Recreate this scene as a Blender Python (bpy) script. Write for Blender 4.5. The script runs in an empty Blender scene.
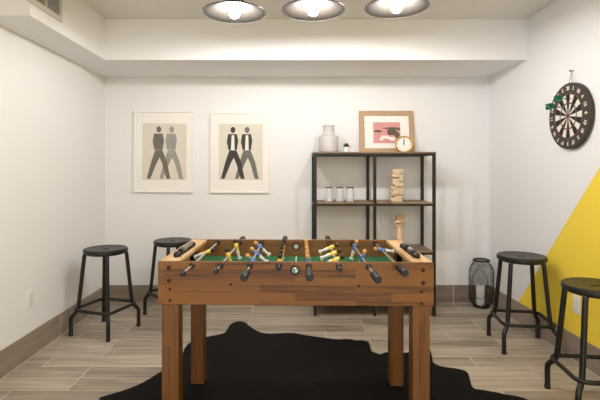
import bpy, bmesh, math, random
from math import sin, cos, pi, radians, sqrt
from mathutils import Vector, Matrix
random.seed(7)
SC = bpy.context.scene
COL = SC.collection

# ------------------------------------------------------------------ colour + materials
def lin(c):
    c /= 255.0
    return c / 12.92 if c <= 0.04045 else ((c + 0.055) / 1.055) ** 2.4
def rgb(r, g, b): return (lin(r), lin(g), lin(b), 1.0)

def new_mat(name):
    m = bpy.data.materials.new(name); m.use_nodes = True
    return m, m.node_tree.nodes, m.node_tree.links, m.node_tree.nodes['Principled BSDF']

def plain(name, col, rough=0.5, metal=0.0, bump=0.0, bscale=200.0, var=0.0, vscale=8.0, sheen=0.0, spec=0.5):
    m, N, L, P = new_mat(name)
    P.inputs['Base Color'].default_value = col
    P.inputs['Roughness'].default_value = rough
    P.inputs['Metallic'].default_value = metal
    P.inputs['Specular IOR Level'].default_value = spec
    if sheen: P.inputs['Sheen Weight'].default_value = sheen
    tc = N.new('ShaderNodeTexCoord')
    if var > 0:
        n = N.new('ShaderNodeTexNoise'); n.inputs['Scale'].default_value = vscale; n.inputs['Detail'].default_value = 4
        L.new(tc.outputs['Object'], n.inputs['Vector'])
        mx = N.new('ShaderNodeMix'); mx.data_type = 'RGBA'
        mx.inputs[6].default_value = tuple(max(0, c * (1 - var)) for c in col[:3]) + (1,)
        mx.inputs[7].default_value = tuple(min(1, c * (1 + var)) for c in col[:3]) + (1,)
        L.new(n.outputs['Fac'], mx.inputs[0]); L.new(mx.outputs[2], P.inputs['Base Color'])
    if bump > 0:
        n2 = N.new('ShaderNodeTexNoise'); n2.inputs['Scale'].default_value = bscale; n2.inputs['Detail'].default_value = 3
        L.new(tc.outputs['Object'], n2.inputs['Vector'])
        b = N.new('ShaderNodeBump'); b.inputs['Strength'].default_value = bump; b.inputs['Distance'].default_value = 0.002
        L.new(n2.outputs['Fac'], b.inputs['Height']); L.new(b.outputs['Normal'], P.inputs['Normal'])
    return m

def emit(name, col, strength):
    m, N, L, P = new_mat(name)
    P.inputs['Base Color'].default_value = (0.9, 0.9, 0.9, 1)
    P.inputs['Emission Color'].default_value = col
    P.inputs['Emission Strength'].default_value = strength
    return m

def math_node(N, op, a=None, b=None):
    n = N.new('ShaderNodeMath'); n.operation = op
    if isinstance(a, (int, float)): n.inputs[0].default_value = a
    if isinstance(b, (int, float)): n.inputs[1].default_value = b
    return n

def streak_wood(name, base, dark, light, axis='X', stave=(0.28, 0.032), rough=0.45, grain=1.0, offset=0.37):
    """butcher-block wood: staves running along one object axis"""
    m, N, L, P = new_mat(name)
    tc = N.new('ShaderNodeTexCoord'); sep = N.new('ShaderNodeSeparateXYZ'); com = N.new('ShaderNodeCombineXYZ')
    L.new(tc.outputs['Object'], sep.inputs[0])
    a = {'X': ('X', 'Y', 'Z'), 'Y': ('Y', 'X', 'Z'), 'Z': ('Z', 'X', 'Y')}[axis]
    L.new(sep.outputs[a[0]], com.inputs[0])
    s = N.new('ShaderNodeMath'); s.operation = 'ADD'
    L.new(sep.outputs[a[1]], s.inputs[0]); L.new(sep.outputs[a[2]], s.inputs[1]); L.new(s.outputs[0], com.inputs[1])
    br = N.new('ShaderNodeTexBrick'); br.offset = offset; br.offset_frequency = 2
    br.inputs['Scale'].default_value = 1.0; br.inputs['Brick Width'].default_value = stave[0]
    br.inputs['Row Height'].default_value = stave[1]; br.inputs['Mortar Size'].default_value = 0.0003
    br.inputs['Color1'].default_value = (0, 0, 0, 1); br.inputs['Color2'].default_value = (1, 1, 1, 1)
    br.inputs['Mortar'].default_value = (0.1, 0.1, 0.1, 1); br.inputs['Bias'].default_value = -0.1
    L.new(com.outputs[0], br.inputs['Vector'])
    off = N.new('ShaderNodeVectorMath'); off.operation = 'MULTIPLY_ADD'
    off.inputs[1].default_value = (5, 9, 3)
    L.new(br.outputs['Color'], off.inputs[0])
    mp = N.new('ShaderNodeMapping'); mp.inputs['Scale'].default_value = (2.5, 55, 1)
    L.new(com.outputs[0], mp.inputs['Vector']); L.new(mp.outputs[0], off.inputs[2])
    n = N.new('ShaderNodeTexNoise'); n.inputs['Scale'].default_value = 1.6; n.inputs['Detail'].default_value = 6; n.inputs['Distortion'].default_value = 0.6
    L.new(off.outputs[0], n.inputs['Vector'])
    mixf = N.new('ShaderNodeMix'); mixf.data_type = 'FLOAT'; mixf.inputs[0].default_value = 0.6 * grain
    L.new(br.outputs['Color'], mixf.inputs[2]); L.new(n.outputs['Fac'], mixf.inputs[3])
    cr = N.new('ShaderNodeValToRGB'); e = cr.color_ramp.elements
    e[0].position = 0.22; e[0].color = dark; e[1].position = 0.8; e[1].color = light
    x = e.new(0.42); x.color = base
    L.new(mixf.outputs[0], cr.inputs[0]); L.new(cr.outputs[0], P.inputs['Base Color'])
    P.inputs['Roughness'].default_value = rough
    return m

def plank_tile(name, vertical=None):
    """grey-brown wood-look porcelain plank tiles, light grout"""
    m, N, L, P = new_mat(name)
    tc = N.new('ShaderNodeTexCoord'); mp0 = N.new('ShaderNodeMapping')
    L.new(tc.outputs['Object'], mp0.inputs['Vector'])
    if vertical == 'back':      # use x,z
        sep = N.new('ShaderNodeSeparateXYZ'); com = N.new('ShaderNodeCombineXYZ')
        L.new(mp0.outputs[0], sep.inputs[0]); L.new(sep.outputs['X'], com.inputs[0]); L.new(sep.outputs['Z'], com.inputs[1]); src = com
    elif vertical == 'side':    # use y,z
        sep = N.new('ShaderNodeSeparateXYZ'); com = N.new('ShaderNodeCombineXYZ')
        L.new(mp0.outputs[0], sep.inputs[0]); L.new(sep.outputs['Y'], com.inputs[0]); L.new(sep.outputs['Z'], com.inputs[1]); src = com
    else:
        mp0.inputs['Location'].default_value = (0.33, -0.085 + 0.0015, 0); src = mp0
    br = N.new('ShaderNodeTexBrick'); br.offset = 0.34; br.offset_frequency = 3 if not vertical else 2
    br.inputs['Scale'].default_value = 1.0; br.inputs['Brick Width'].default_value = 0.9
    br.inputs['Row Height'].default_value = 0.15 if not vertical else 3.0
    br.inputs['Mortar Size'].default_value = 0.0024; br.inputs['Mortar Smooth'].default_value = 0.15
    br.inputs['Color1'].default_value = (0, 0, 0, 1); br.inputs['Color2'].default_value = (1, 1, 1, 1)
    br.inputs['Mortar'].default_value = (0.5, 0.5, 0.5, 1)
    L.new(src.outputs[0], br.inputs['Vector'])
    off = N.new('ShaderNodeVectorMath'); off.operation = 'MULTIPLY_ADD'; off.inputs[1].default_value = (11, 7, 5)
    mp = N.new('ShaderNodeMapping'); mp.inputs['Scale'].default_value = (1.6, 17, 1)
    L.new(br.outputs['Color'], off.inputs[0]); L.new(src.outputs[0], mp.inputs['Vector']); L.new(mp.outputs[0], off.inputs[2])
    n = N.new('ShaderNodeTexNoise'); n.inputs['Scale'].default_value = 1.3; n.inputs['Detail'].default_value = 7; n.inputs['Distortion'].default_value = 0.8
    L.new(off.outputs[0], n.inputs['Vector'])
    mixf = N.new('ShaderNodeMix'); mixf.data_type = 'FLOAT'; mixf.inputs[0].default_value = 0.72
    L.new(br.outputs['Color'], mixf.inputs[2]); L.new(n.outputs['Fac'], mixf.inputs[3])
    cr = N.new('ShaderNodeValToRGB'); e = cr.color_ramp.elements
    e[0].position = 0.2; e[1].position = 0.82
    if vertical:
        e[0].color = rgb(124, 110, 97); e[1].color = rgb(176, 162, 146)
    else:
        e[0].color = rgb(116, 101, 86); e[1].color = rgb(204, 190, 171)
    L.new(mixf.outputs[0], cr.inputs[0])
    mx = N.new('ShaderNodeMix'); mx.data_type = 'RGBA'; mx.inputs[7].default_value = rgb(216, 206, 192)
    L.new(br.outputs['Fac'], mx.inputs[0]); L.new(cr.outputs[0], mx.inputs[6]); L.new(mx.outputs[2], P.inputs['Base Color'])
    P.inputs['Roughness'].default_value = 0.42
    b = N.new('ShaderNodeBump'); b.inputs['Strength'].default_value = 0.25; b.inputs['Distance'].default_value = 0.001
    inv = math_node(N, 'SUBTRACT', 1.0); L.new(br.outputs['Fac'], inv.inputs[1])
    L.new(inv.outputs[0], b.inputs['Height']); L.new(b.outputs['Normal'], P.inputs['Normal'])
    return m

WALL = rgb(236, 235, 234)
M = {}
M['wall'] = plain('wall_paint', WALL, 0.75, bump=0.08, bscale=260, spec=0.3)
M['ceiling'] = plain('ceiling_paint', rgb(231, 227, 221), 0.85, bump=0.06, bscale=200, spec=0.2)
M['floor'] = plank_tile('floor_plank_tile')
M['base_back'] = plank_tile('baseboard_tile_back', 'back')
M['base_side'] = plank_tile('baseboard_tile_side', 'side')
M['grout'] = plain('grout', rgb(205, 196, 184), 0.8)
M['metal_black'] = plain('black_metal', rgb(14, 11, 10), 0.42, bump=0.05, bscale=300)
M['seat_black'] = plain('black_seat', rgb(28, 24, 22), 0.40, metal=0.1, bump=0.08, bscale=90)
M['rubber'] = plain('black_rubber', rgb(22, 21, 21), 0.6)
M['shelf_metal'] = plain('shelf_black_steel', rgb(28, 23, 20), 0.5, metal=0.1)
M['shelf_wood'] = streak_wood('shelf_wood', rgb(140, 116, 90), rgb(110, 88, 66), rgb(162, 136, 108), 'X', (0.4, 0.09), 0.5)
M['panel_wood'] = streak_wood('table_panel_wood', rgb(120, 76, 27), rgb(78, 43, 12), rgb(131, 87, 35), 'X', (0.42, 0.034), 0.42)
M['leg_wood'] = streak_wood('table_leg_wood', rgb(106, 66, 25), rgb(60, 33, 10), rgb(121, 78, 34), 'Z', (0.7, 0.036), 0.45, 1.3)
M['rail_wood'] = streak_wood('table_top_wood', rgb(224, 184, 132), rgb(206, 160, 106), rgb(234, 198, 150), 'Y', (0.5, 0.06), 0.4)
M['inner_wood'] = streak_wood('table_inner_wood', rgb(140, 97, 52), rgb(110, 70, 34), rgb(152, 108, 62), 'X', (0.45, 0.05), 0.45)
M['chrome'] = plain('chrome', rgb(225, 222, 218), 0.18, metal=1.0)
M['steel'] = plain('brushed_steel', rgb(170, 168, 165), 0.3, metal=1.0)
M['black_plastic'] = plain('black_plastic', rgb(17, 15, 15), 0.38)
M['bolt'] = plain('dark_bronze_bolt', rgb(58, 26, 20), 0.4, metal=0.3)
M['yellow_plastic'] = plain('yellow_plastic', rgb(240, 205, 60), 0.35)
M['blue_plastic'] = plain('blue_plastic', rgb(70, 120, 190), 0.35)
M['white_plastic'] = plain('white_plastic', rgb(235, 232, 225), 0.35)
M['skin_plastic'] = plain('orange_plastic', rgb(222, 160, 84), 0.4)
M['hair_plastic'] = plain('dark_brown_plastic', rgb(46, 26, 22), 0.4)
M['grey_plastic'] = plain('grey_plastic', rgb(120, 116, 110), 0.35)
M['teal'] = plain('teal_print', rgb(70, 140, 120), 0.4)
M['frame_white'] = plain('white_frame', rgb(240, 237, 231), 0.4)
M['mat_white'] = plain('mat_board', rgb(241, 237, 230), 0.7)
M['cream'] = plain('cream_paper', rgb(219, 212, 198), 0.7, var=0.05, vscale=9)
M['ink'] = plain('dark_ink', rgb(58, 54, 50), 0.7, var=0.45, vscale=60)
M['ink_mid'] = plain('grey_ink', rgb(112, 107, 101), 0.7, var=0.5, vscale=70)
M['ink_pale'] = plain('pale_grey_ink', rgb(158, 153, 145), 0.7, var=0.35, vscale=70)
M['paper_white'] = plain('paper_white', rgb(236, 232, 224), 0.7)
M['oak'] = streak_wood('picture_frame_oak', rgb(188, 158, 124), rgb(170, 140, 106), rgb(200, 172, 138), 'X', (1.2, 0.2), 0.5)
M['pink'] = plain('pink_print', rgb(214, 150, 144), 0.7, var=0.12, vscale=14)
M['olive'] = plain('olive_print', rgb(92, 84, 66), 0.7, var=0.25, vscale=50)
M['gold'] = plain('yellow_gold', rgb(226, 178, 64), 0.35, metal=0.4)
M['clock_white'] = plain('clock_face_white', rgb(244, 242, 238), 0.5)
M['ceramic'] = plain('grey_ceramic', rgb(198, 194, 190), 0.45, bump=0.1, bscale=120)
M['pot_white'] = plain('white_pot', rgb(240, 238, 234), 0.4)
M['leaf'] = plain('green_leaves', rgb(84, 88, 62), 0.6, var=0.3, vscale=60)
M['block'] = streak_wood('pale_block_wood', rgb(228, 206, 174), rgb(206, 178, 142), rgb(238, 220, 192), 'X', (0.3, 0.05), 0.6)
M['hand_wood'] = plain('pale_beech', rgb(232, 200, 168), 0.5, var=0.06, vscale=20)
M['joint'] = plain('dark_joint', rgb(96, 70, 50), 0.6)
M['wax'] = plain('candle_wax', rgb(240, 236, 226), 0.5); 
M['wax'].node_tree.nodes['Principled BSDF'].inputs['Subsurface Weight'].default_value = 0.2
M['wick'] = plain('wick', rgb(40, 36, 32), 0.8)
M['board_ring'] = plain('dartboard_ring', rgb(62, 54, 48), 0.7, bump=0.2, bscale=300)
M['seg_black'] = plain('dartboard_black', rgb(30, 26, 25), 0.8, bump=0.2, bscale=300)
M['seg_white'] = plain('dartboard_cream', rgb(232, 224, 208), 0.8, bump=0.2, bscale=300)
M['seg_red'] = plain('dartboard_red', rgb(128, 40, 46), 0.8)
M['seg_green'] = plain('dartboard_green', rgb(48, 52, 44), 0.8)
M['wire'] = plain('dartboard_wire', rgb(120, 112, 104), 0.4, metal=0.8)
M['flight'] = plain('green_flight', rgb(28, 120, 88), 0.4)
M['brass'] = plain('dart_barrel', rgb(70, 66, 60), 0.3, metal=0.9)
M['string'] = plain('dark_string', rgb(50, 44, 40), 0.8)
M['plate'] = plain('outlet_plate', rgb(236, 232, 224), 0.4)
M['slot'] = plain('outlet_slot', rgb(60, 56, 52), 0.6)
M['pale_slot'] = plain('pale_slot', rgb(178, 172, 162), 0.6)
M['grille'] = plain('vent_white', rgb(206, 200, 192), 0.5)
M['vent_dark'] = plain('vent_dark', rgb(46, 40, 36), 0.8)
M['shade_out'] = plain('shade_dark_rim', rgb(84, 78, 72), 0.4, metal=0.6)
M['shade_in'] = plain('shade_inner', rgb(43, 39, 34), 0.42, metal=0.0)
M['bulb'] = emit('bulb_glow', (1.0, 0.975, 0.975, 1), 520.0)
M['brown_lid'] = plain('brown_lid', rgb(110, 86, 66), 0.4, metal=0.4)

# glass
g, N_, L_, P_ = new_mat('clear_glass')
P_.inputs['Base Color'].default_value = (0.97, 0.98, 0.98, 1); P_.inputs['Roughness'].default_value = 0.3
P_.inputs['Transmission Weight'].default_value = 0.55; P_.inputs['IOR'].default_value = 1.3
M['glass'] = g

# field: green with white markings (object coords)
m, N, L, P = new_mat('green_pitch')
tc = N.new('ShaderNodeTexCoord'); sep = N.new('ShaderNodeSeparateXYZ'); L.new(tc.outputs['Object'], sep.inputs[0])
sub = N.new('ShaderNodeVectorMath'); sub.operation = 'SUBTRACT'; sub.inputs[1].default_value = (0, 0.32, 0.722)
L.new(tc.outputs['Object'], sub.inputs[0])
ln = N.new('ShaderNodeVectorMath'); ln.operation = 'LENGTH'; L.new(sub.outputs[0], ln.inputs[0])
d = math_node(N, 'SUBTRACT', None, 0.09); L.new(ln.outputs['Value'], d.inputs[0])
ab = math_node(N, 'ABSOLUTE'); L.new(d.outputs[0], ab.inputs[0])
lt = math_node(N, 'LESS_THAN', None, 0.0025); L.new(ab.outputs[0], lt.inputs[0])
ax = math_node(N, 'ABSOLUTE'); L.new(sep.outputs['X'], ax.inputs[0])
lt2 = math_node(N, 'LESS_THAN', None, 0.0025); L.new(ax.outputs[0], lt2.inputs[0])
mxm = math_node(N, 'MAXIMUM'); L.new(lt.outputs[0], mxm.inputs[0]); L.new(lt2.outputs[0], mxm.inputs[1])
mx = N.new('ShaderNodeMix'); mx.data_type = 'RGBA'; mx.inputs[6].default_value = rgb(36, 104, 62); mx.inputs[7].default_value = rgb(225, 228, 220)
L.new(mxm.outputs[0], mx.inputs[0]); L.new(mx.outputs[2], P.inputs['Base Color']); P.inputs['Roughness'].default_value = 0.5
M['pitch'] = m

# right wall: off-white with a yellow painted triangle (edge runs up toward the near end)
m, N, L, P = new_mat('wall_paint_yellow_triangle')
tc = N.new('ShaderNodeTexCoord'); sep = N.new('ShaderNodeSeparateXYZ'); L.new(tc.outputs['Object'], sep.inputs[0])
# yellow where z < z1 + (y1 - y)*k
a1 = math_node(N, 'SUBTRACT', 2.65); L.new(sep.outputs['Y'], a1.inputs[1])
a2 = math_node(N, 'MULTIPLY', None, 1.135); L.new(a1.outputs[0], a2.inputs[0])
a3 = math_node(N, 'ADD', None, 1.236); L.new(a2.outputs[0], a3.inputs[0])
lt = math_node(N, 'LESS_THAN'); L.new(sep.outputs['Z'], lt.inputs[0]); L.new(a3.outputs[0], lt.inputs[1])
mx = N.new('ShaderNodeMix'); mx.data_type = 'RGBA'; mx.inputs[6].default_value = WALL; mx.inputs[7].default_value = rgb(248, 218, 74)
L.new(lt.outputs[0], mx.inputs[0]); L.new(mx.outputs[2], P.inputs['Base Color'])
P.inputs['Roughness'].default_value = 0.7; P.inputs['Specular IOR Level'].default_value = 0.3
M['wall_right'] = m

# cowhide
m, N, L, P = new_mat('dark_cowhide')
tc = N.new('ShaderNodeTexCoord')
n = N.new('ShaderNodeTexNoise'); n.inputs['Scale'].default_value = 3.0; n.inputs['Detail'].default_value = 5
L.new(tc.outputs['Object'], n.inputs['Vector'])
cr = N.new('ShaderNodeValToRGB'); e = cr.color_ramp.elements
e[0].position = 0.3; e[0].color = rgb(5, 3, 3); e[1].position = 0.75; e[1].color = rgb(13, 8, 7)
L.new(n.outputs['Fac'], cr.inputs[0]); L.new(cr.outputs[0], P.inputs['Base Color'])
P.inputs['Roughness'].default_value = 0.75; P.inputs['Specular IOR Level'].default_value = 0.12
P.inputs['Sheen Weight'].default_value = 0.02; P.inputs['Sheen Roughness'].default_value = 0.4
mp = N.new('ShaderNodeMapping'); mp.inputs['Scale'].default_value = (30, 260, 30); mp.inputs['Rotation'].default_value = (0, 0, 0.4)
L.new(tc.outputs['Object'], mp.inputs['Vector'])
n2 = N.new('ShaderNodeTexNoise'); n2.inputs['Scale'].default_value = 1.0; n2.inputs['Detail'].default_value = 3; L.new(mp.outputs[0], n2.inputs['Vector'])
b = N.new('ShaderNodeBump'); b.inputs['Strength'].default_value = 0.5; b.inputs['Distance'].default_value = 0.004
L.new(n2.outputs['Fac'], b.inputs['Height']); L.new(b.outputs['Normal'], P.inputs['Normal'])
M['hide'] = m

# ------------------------------------------------------------------ mesh helpers
def box(bm, x0, x1, y0, y1, z0, z1, mi=0, bev=0.0, seg=2):
    vs = [bm.verts.new((x, y, z)) for x in (x0, x1) for y in (y0, y1) for z in (z0, z1)]
    F = [(0, 1, 3, 2), (4, 6, 7, 5), (0, 4, 5, 1), (2, 3, 7, 6), (0, 2, 6, 4), (1, 5, 7, 3)]
    fs = [bm.faces.new([vs[i] for i in f]) for f in F]
    for f in fs: f.material_index = mi
    if bev > 0:
        es = list({e for f in fs for e in f.edges})
        r = bmesh.ops.bevel(bm, geom=es, offset=bev, segments=seg, affect='EDGES', profile=0.5)
        for f in r['faces']: f.material_index = mi
    return vs

def smooth_path(pts, n=6):
    pts = [Vector(p) for p in pts]
    out = []
    P = [pts[0] * 2 - pts[1]] + pts + [pts[-1] * 2 - pts[-2]]
    for i in range(1, len(P) - 2):
        a, b_, c, d_ = P[i - 1], P[i], P[i + 1], P[i + 2]
        for k in range(n):
            t = k / n
            out.append(0.5 * ((2 * b_) + (c - a) * t + (2 * a - 5 * b_ + 4 * c - d_) * t * t + (3 * b_ - a - 3 * c + d_) * t ** 3))
    out.append(pts[-1])
    return out

def tube(bm, path, r, seg=12, closed=False, cap=True, mi=0):
    path = [Vector(p) for p in path]; n = len(path)
    rs = r if isinstance(r, (list, tuple)) else [r] * n
    rings = []
    prev = None
    for i, p in enumerate(path):
        if closed: t = (path[(i + 1) % n] - path[i - 1]).normalized()
        else: t = (path[min(i + 1, n - 1)] - path[max(i - 1, 0)]).normalized()
        if prev is None:
            u = t.orthogonal().normalized()
        else:
            u = (prev - t * prev.dot(t)).normalized()
        prev = u; v = t.cross(u)
        rings.append([bm.verts.new(p + (u * cos(2 * pi * k / seg) + v * sin(2 * pi * k / seg)) * rs[i]) for k in range(seg)])
    m_ = n if closed else n - 1
    for i in range(m_):
        A, B = rings[i], rings[(i + 1) % n]
        for k in range(seg):
            f = bm.faces.new((A[k], A[(k + 1) % seg], B[(k + 1) % seg], B[k])); f.material_index = mi; f.smooth = True
    if cap and not closed:
        f = bm.faces.new(list(reversed(rings[0]))); f.material_index = mi
        f = bm.faces.new(rings[-1]); f.material_index = mi

def lathe(bm, prof, seg=32, mi=0, center=(0, 0, 0), mis=None, close=False, axis='Z'):
    """prof: list of (r,z)."""
    c = Vector(center); rings = []
    def pt(r, z, a):
        if axis == 'Z': return c + Vector((r * cos(a), r * sin(a), z))
        if axis == 'Y': return c + Vector((r * cos(a), z, r * sin(a)))
        return c + Vector((z, r * cos(a), r * sin(a)))
    for r, z in prof:
        if r < 1e-6: rings.append([bm.verts.new(pt(0, z, 0))])
        else: rings.append([bm.verts.new(pt(r, z, 2 * pi * k / seg)) for k in range(seg)])
    nn = len(prof)
    for i in range(nn if close else nn - 1):
        A, B = rings[i], rings[(i + 1) % nn]
        m_ = mis[i] if mis else mi
        for k in range(seg):
            k2 = (k + 1) % seg
            if len(A) == 1 and len(B) == 1: continue
            if len(A) == 1: vs = (A[0], B[k2], B[k])
            elif len(B) == 1: vs = (A[k], A[k2], B[0])
            else: vs = (A[k], A[k2], B[k2], B[k])
            f = bm.faces.new(vs); f.material_index = m_; f.smooth = True

def poly(bm, pts, mi=0):
    f = bm.faces.new([bm.verts.new(p) for p in pts]); f.material_index = mi
    return f

def ball(bm, c, r, mi=0, seg=14, sc=(1, 1, 1)):
    mat = Matrix.Translation(c) @ Matrix.Diagonal((sc[0], sc[1], sc[2], 1))
    r_ = bmesh.ops.create_uvsphere(bm, u_segments=seg, v_segments=max(6, seg // 2 + 2), radius=r, matrix=mat)
    for v in r_['verts']:
        for f in v.link_faces: f.material_index = mi; f.smooth = True

def obj(name, bm, mats, parent=None, sharp=True):
    me = bpy.data.meshes.new(name)
    bmesh.ops.recalc_face_normals(bm, faces=bm.faces[:])
    bm.to_mesh(me); bm.free()
    if not isinstance(mats, (list, tuple)): mats = [mats]
    for m_ in mats: me.materials.append(m_)
    o = bpy.data.objects.new(name, me); COL.objects.link(o)
    if sharp:
        try: me.set_sharp_from_angle(angle=radians(40))
        except Exception: pass
    if parent: o.parent = parent
    return o

def tag(o, label=None, cat=None, group=None, kind=None):
    if label: o['label'] = label
    if cat: o['category'] = cat
    if group: o['group'] = group
    if kind: o['kind'] = kind
    return o

def thing(name, label, cat, loc=(0, 0, 0), rz=0.0, group=None):
    o = bpy.data.objects.new(name, None); COL.objects.link(o)
    o.empty_display_size = 0.05
    o.location = loc; o.rotation_euler = (0, 0, rz)
    return tag(o, label, cat, group)

def copy_tree(o, parent=None):
    c = o.copy(); COL.objects.link(c)
    if parent: c.parent = parent
    for ch in list(o.children): copy_tree(ch, c)
    return c

def struct(name, bm, mats):
    return tag(obj(name, bm, mats), kind='structure')

def B(): return bmesh.new()

# ------------------------------------------------------------------ room
XL, XR, YB, YF = -1.69, 1.825, 4.12, -1.9
ZC, ZS = 2.377, 2.062          # ceiling, soffit underside
b = B(); box(b, XL - .1, XR + .1, YF, YB + .1, -0.1, 0); struct('floor', b, M['floor'])
b = B(); box(b, XL - .1, XR + .1, YF, YB + .1, ZC, ZC + .1); struct('ceiling', b, M['ceiling'])
b = B(); box(b, XL - .1, XR + .1, YB, YB + .1, 0, ZC); struct('wall_back', b, M['wall'])
b = B(); box(b, XL - .1, XL, YF, YB, 0, ZC); struct('wall_left', b, M['wall'])
b = B(); box(b, XR, XR + .1, YF, YB, 0, ZC); struct('wall_right', b, M['wall_right'])
# L-shaped bulkhead along the back and left walls
b = B()
xi, yi, ye = -1.42, 3.46, 2.46
outline = [(XL, ye), (xi, ye), (xi, yi), (XR, yi), (XR, YB), (XL, YB)]
bot = [b.verts.new((x, y, ZS)) for x, y in outline]; top = [b.verts.new((x, y, ZC)) for x, y in outline]
b.faces.new(bot); b.faces.new(list(reversed(top)))
for i in range(6): b.faces.new((bot[i], top[i], top[(i + 1) % 6], bot[(i + 1) % 6]))
struct('trim_1', b, M['wall'])
BH = 0.163
b = B(); box(b, XL, XR, YB - .009, YB, 0, BH, bev=.001, seg=1); struct('baseboard_back', b, M['base_back'])
b = B(); box(b, XL, XL + .009, YF, YB - .009, 0, BH, bev=.001, seg=1); struct('baseboard_left', b, M['base_side'])
b = B(); box(b, XR - .009, XR, YF, YB - .009, 0, BH, bev=.001, seg=1); struct('baseboard_right', b, M['base_side'])
# pale grout beads where the tile boards meet floor and wall
b = B()
for x in (XL + .009, XR - .013): box(b, x, x + .004, YF, YB - .013, 0, .003)
box(b, XL + .009, XR - .009, YB - .013, YB - .009, 0, .003)
struct('trim_2', b, M['grout'])

# ------------------------------------------------------------------ air vent on bulkhead
v = thing('air_vent', 'white slatted air vent grille set in the side of the left bulkhead', 'vent', (xi, 2.605, 2.236))
b = B(); box(b, 0.001, 0.004, -.155, .155, -.075, .075); obj('backing', b, M['vent_dark'], v)
b = B()
Wv, Hv, fr = .185, .105, .028
for (y0, y1, z0, z1) in ((-Wv, -Wv + fr, -Hv, Hv), (Wv - fr, Wv, -Hv, Hv), (-Wv + fr, Wv - fr, Hv - fr, Hv), (-Wv + fr, Wv - fr, -Hv, -Hv + fr)):
    box(b, 0, .010, y0, y1, z0, z1)
obj('frame', b, M['grille'], v)
b = B(); box(b, .003, .011, -.006, .006, -Hv + fr, Hv - fr); obj('divider', b, M['grille'], v)
b = B()
z = -Hv + fr + .006
while z < Hv - fr - .003:
    for s in (-1, 1):
        y0, y1 = (.006, Wv - fr) if s > 0 else (-Wv + fr, -.006)
        p = [(.004, z + .001), (.011, z - .004), (.0125, z + .001), (.0048, z + .0045)]
        A = [b.verts.new((x, y0, zz)) for x, zz in p]; C = [b.verts.new((x, y1, zz)) for x, zz in p]
        b.faces.new(A); b.faces.new(list(reversed(C)))
        for i in range(4): b.faces.new((A[i], C[i], C[(i + 1) % 4], A[(i + 1) % 4]))
    z += .0155
obj('slats', b, M['grille'], v)

# ------------------------------------------------------------------ pendant lamps
def make_lamp():
    t = thing('pendant_lamp', 'x', 'lamp')
    R, H = .186, .092
    n = 14
    out, inn = [], []
    for i in range(n + 1):
        s = i / n
        r = R * (1 - s) + .028 * s
        zz = H * s ** 1.6
        out.append((r, zz))
        inn.append((max(r - .004, .02), zz - .003 + (.0 if i else .0)))
    prof = [(R, -.004), (R + .0015, 0)] + out[1:] + list(reversed(inn[1:])) + [(R - .004, -.002)]
    nout = 2 + len(out[1:]) - 1
    mis = [0] * (nout + 1) + [1] * (len(prof) - nout - 1)
    b = B(); lathe(b, prof, 64, mis=mis, close=True); obj('shade', b, [M['shade_out'], M['shade_in']], t)
    b = B(); tube(b, [(R * cos(a), R * sin(a), -.003) for a in [2 * pi * k / 64 for k in range(64)]], .0025, 8, closed=True)
    obj('shade_rim', b, M['shade_out'], t)
    b = B(); lathe(b, [(0, .045), (.024, .045), (.026, .05), (.026, .11), (.014, .125), (0, .125)], 24); obj('socket', b, M['shade_out'], t)
    b = B(); prof = [(0, -.034)] + [(.032 * sin(a), -.002 - .032 * cos(a)) for a in [pi * k / 10 for k in range(1, 8)]] + [(.014, .032), (.014, .046), (0, .046)]
    lathe(b, prof, 20); obj('bulb', b, M['bulb'], t)
    b = B(); tube(b, [(0, 0, .12), (0, 0, .20)], .006, 10); obj('stem', b, M['shade_out'], t)
    return t
lamp0 = make_lamp()
def canopy(t, z):
    ch = [c for c in t.children if c.name.startswith('stem')][0]
    return ch
for i, (x, z, lab) in enumerate([(-.327, 2.144, 'shallow metal dome lamp with lit bulb, nearest the left wall'),
                                 (.138, 2.159, 'middle one of three lit shallow metal dome ceiling lamps'),
                                 (.627, 2.176, 'shallow metal dome lamp with lit bulb, nearest the right wall')]):
    t = lamp0 if i == 0 else copy_tree(lamp0)
    t.location = (x, 2.65, z); tag(t, lab, 'lamp', 'dome lamps over the game table')
    for c in t.children:
        if c.name.startswith('stem'):
            c.location = (0, 0, 0); c.scale = (1, 1, 1)
            hh = ZC - z
            b = B(); tube(b, [(0, 0, .12), (0, 0, hh - .02)], .006, 10)
            lathe(b, [(0, hh - .022), (.05, hh - .022), (.055, hh - .015), (.055, hh), (0, hh)], 24)
            me = bpy.data.meshes.new('stem'); bmesh.ops.recalc_face_normals(b, faces=b.faces[:]); b.to_mesh(me); b.free(); me.materials.append(M['shade_out'])
            c.data = me

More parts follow.
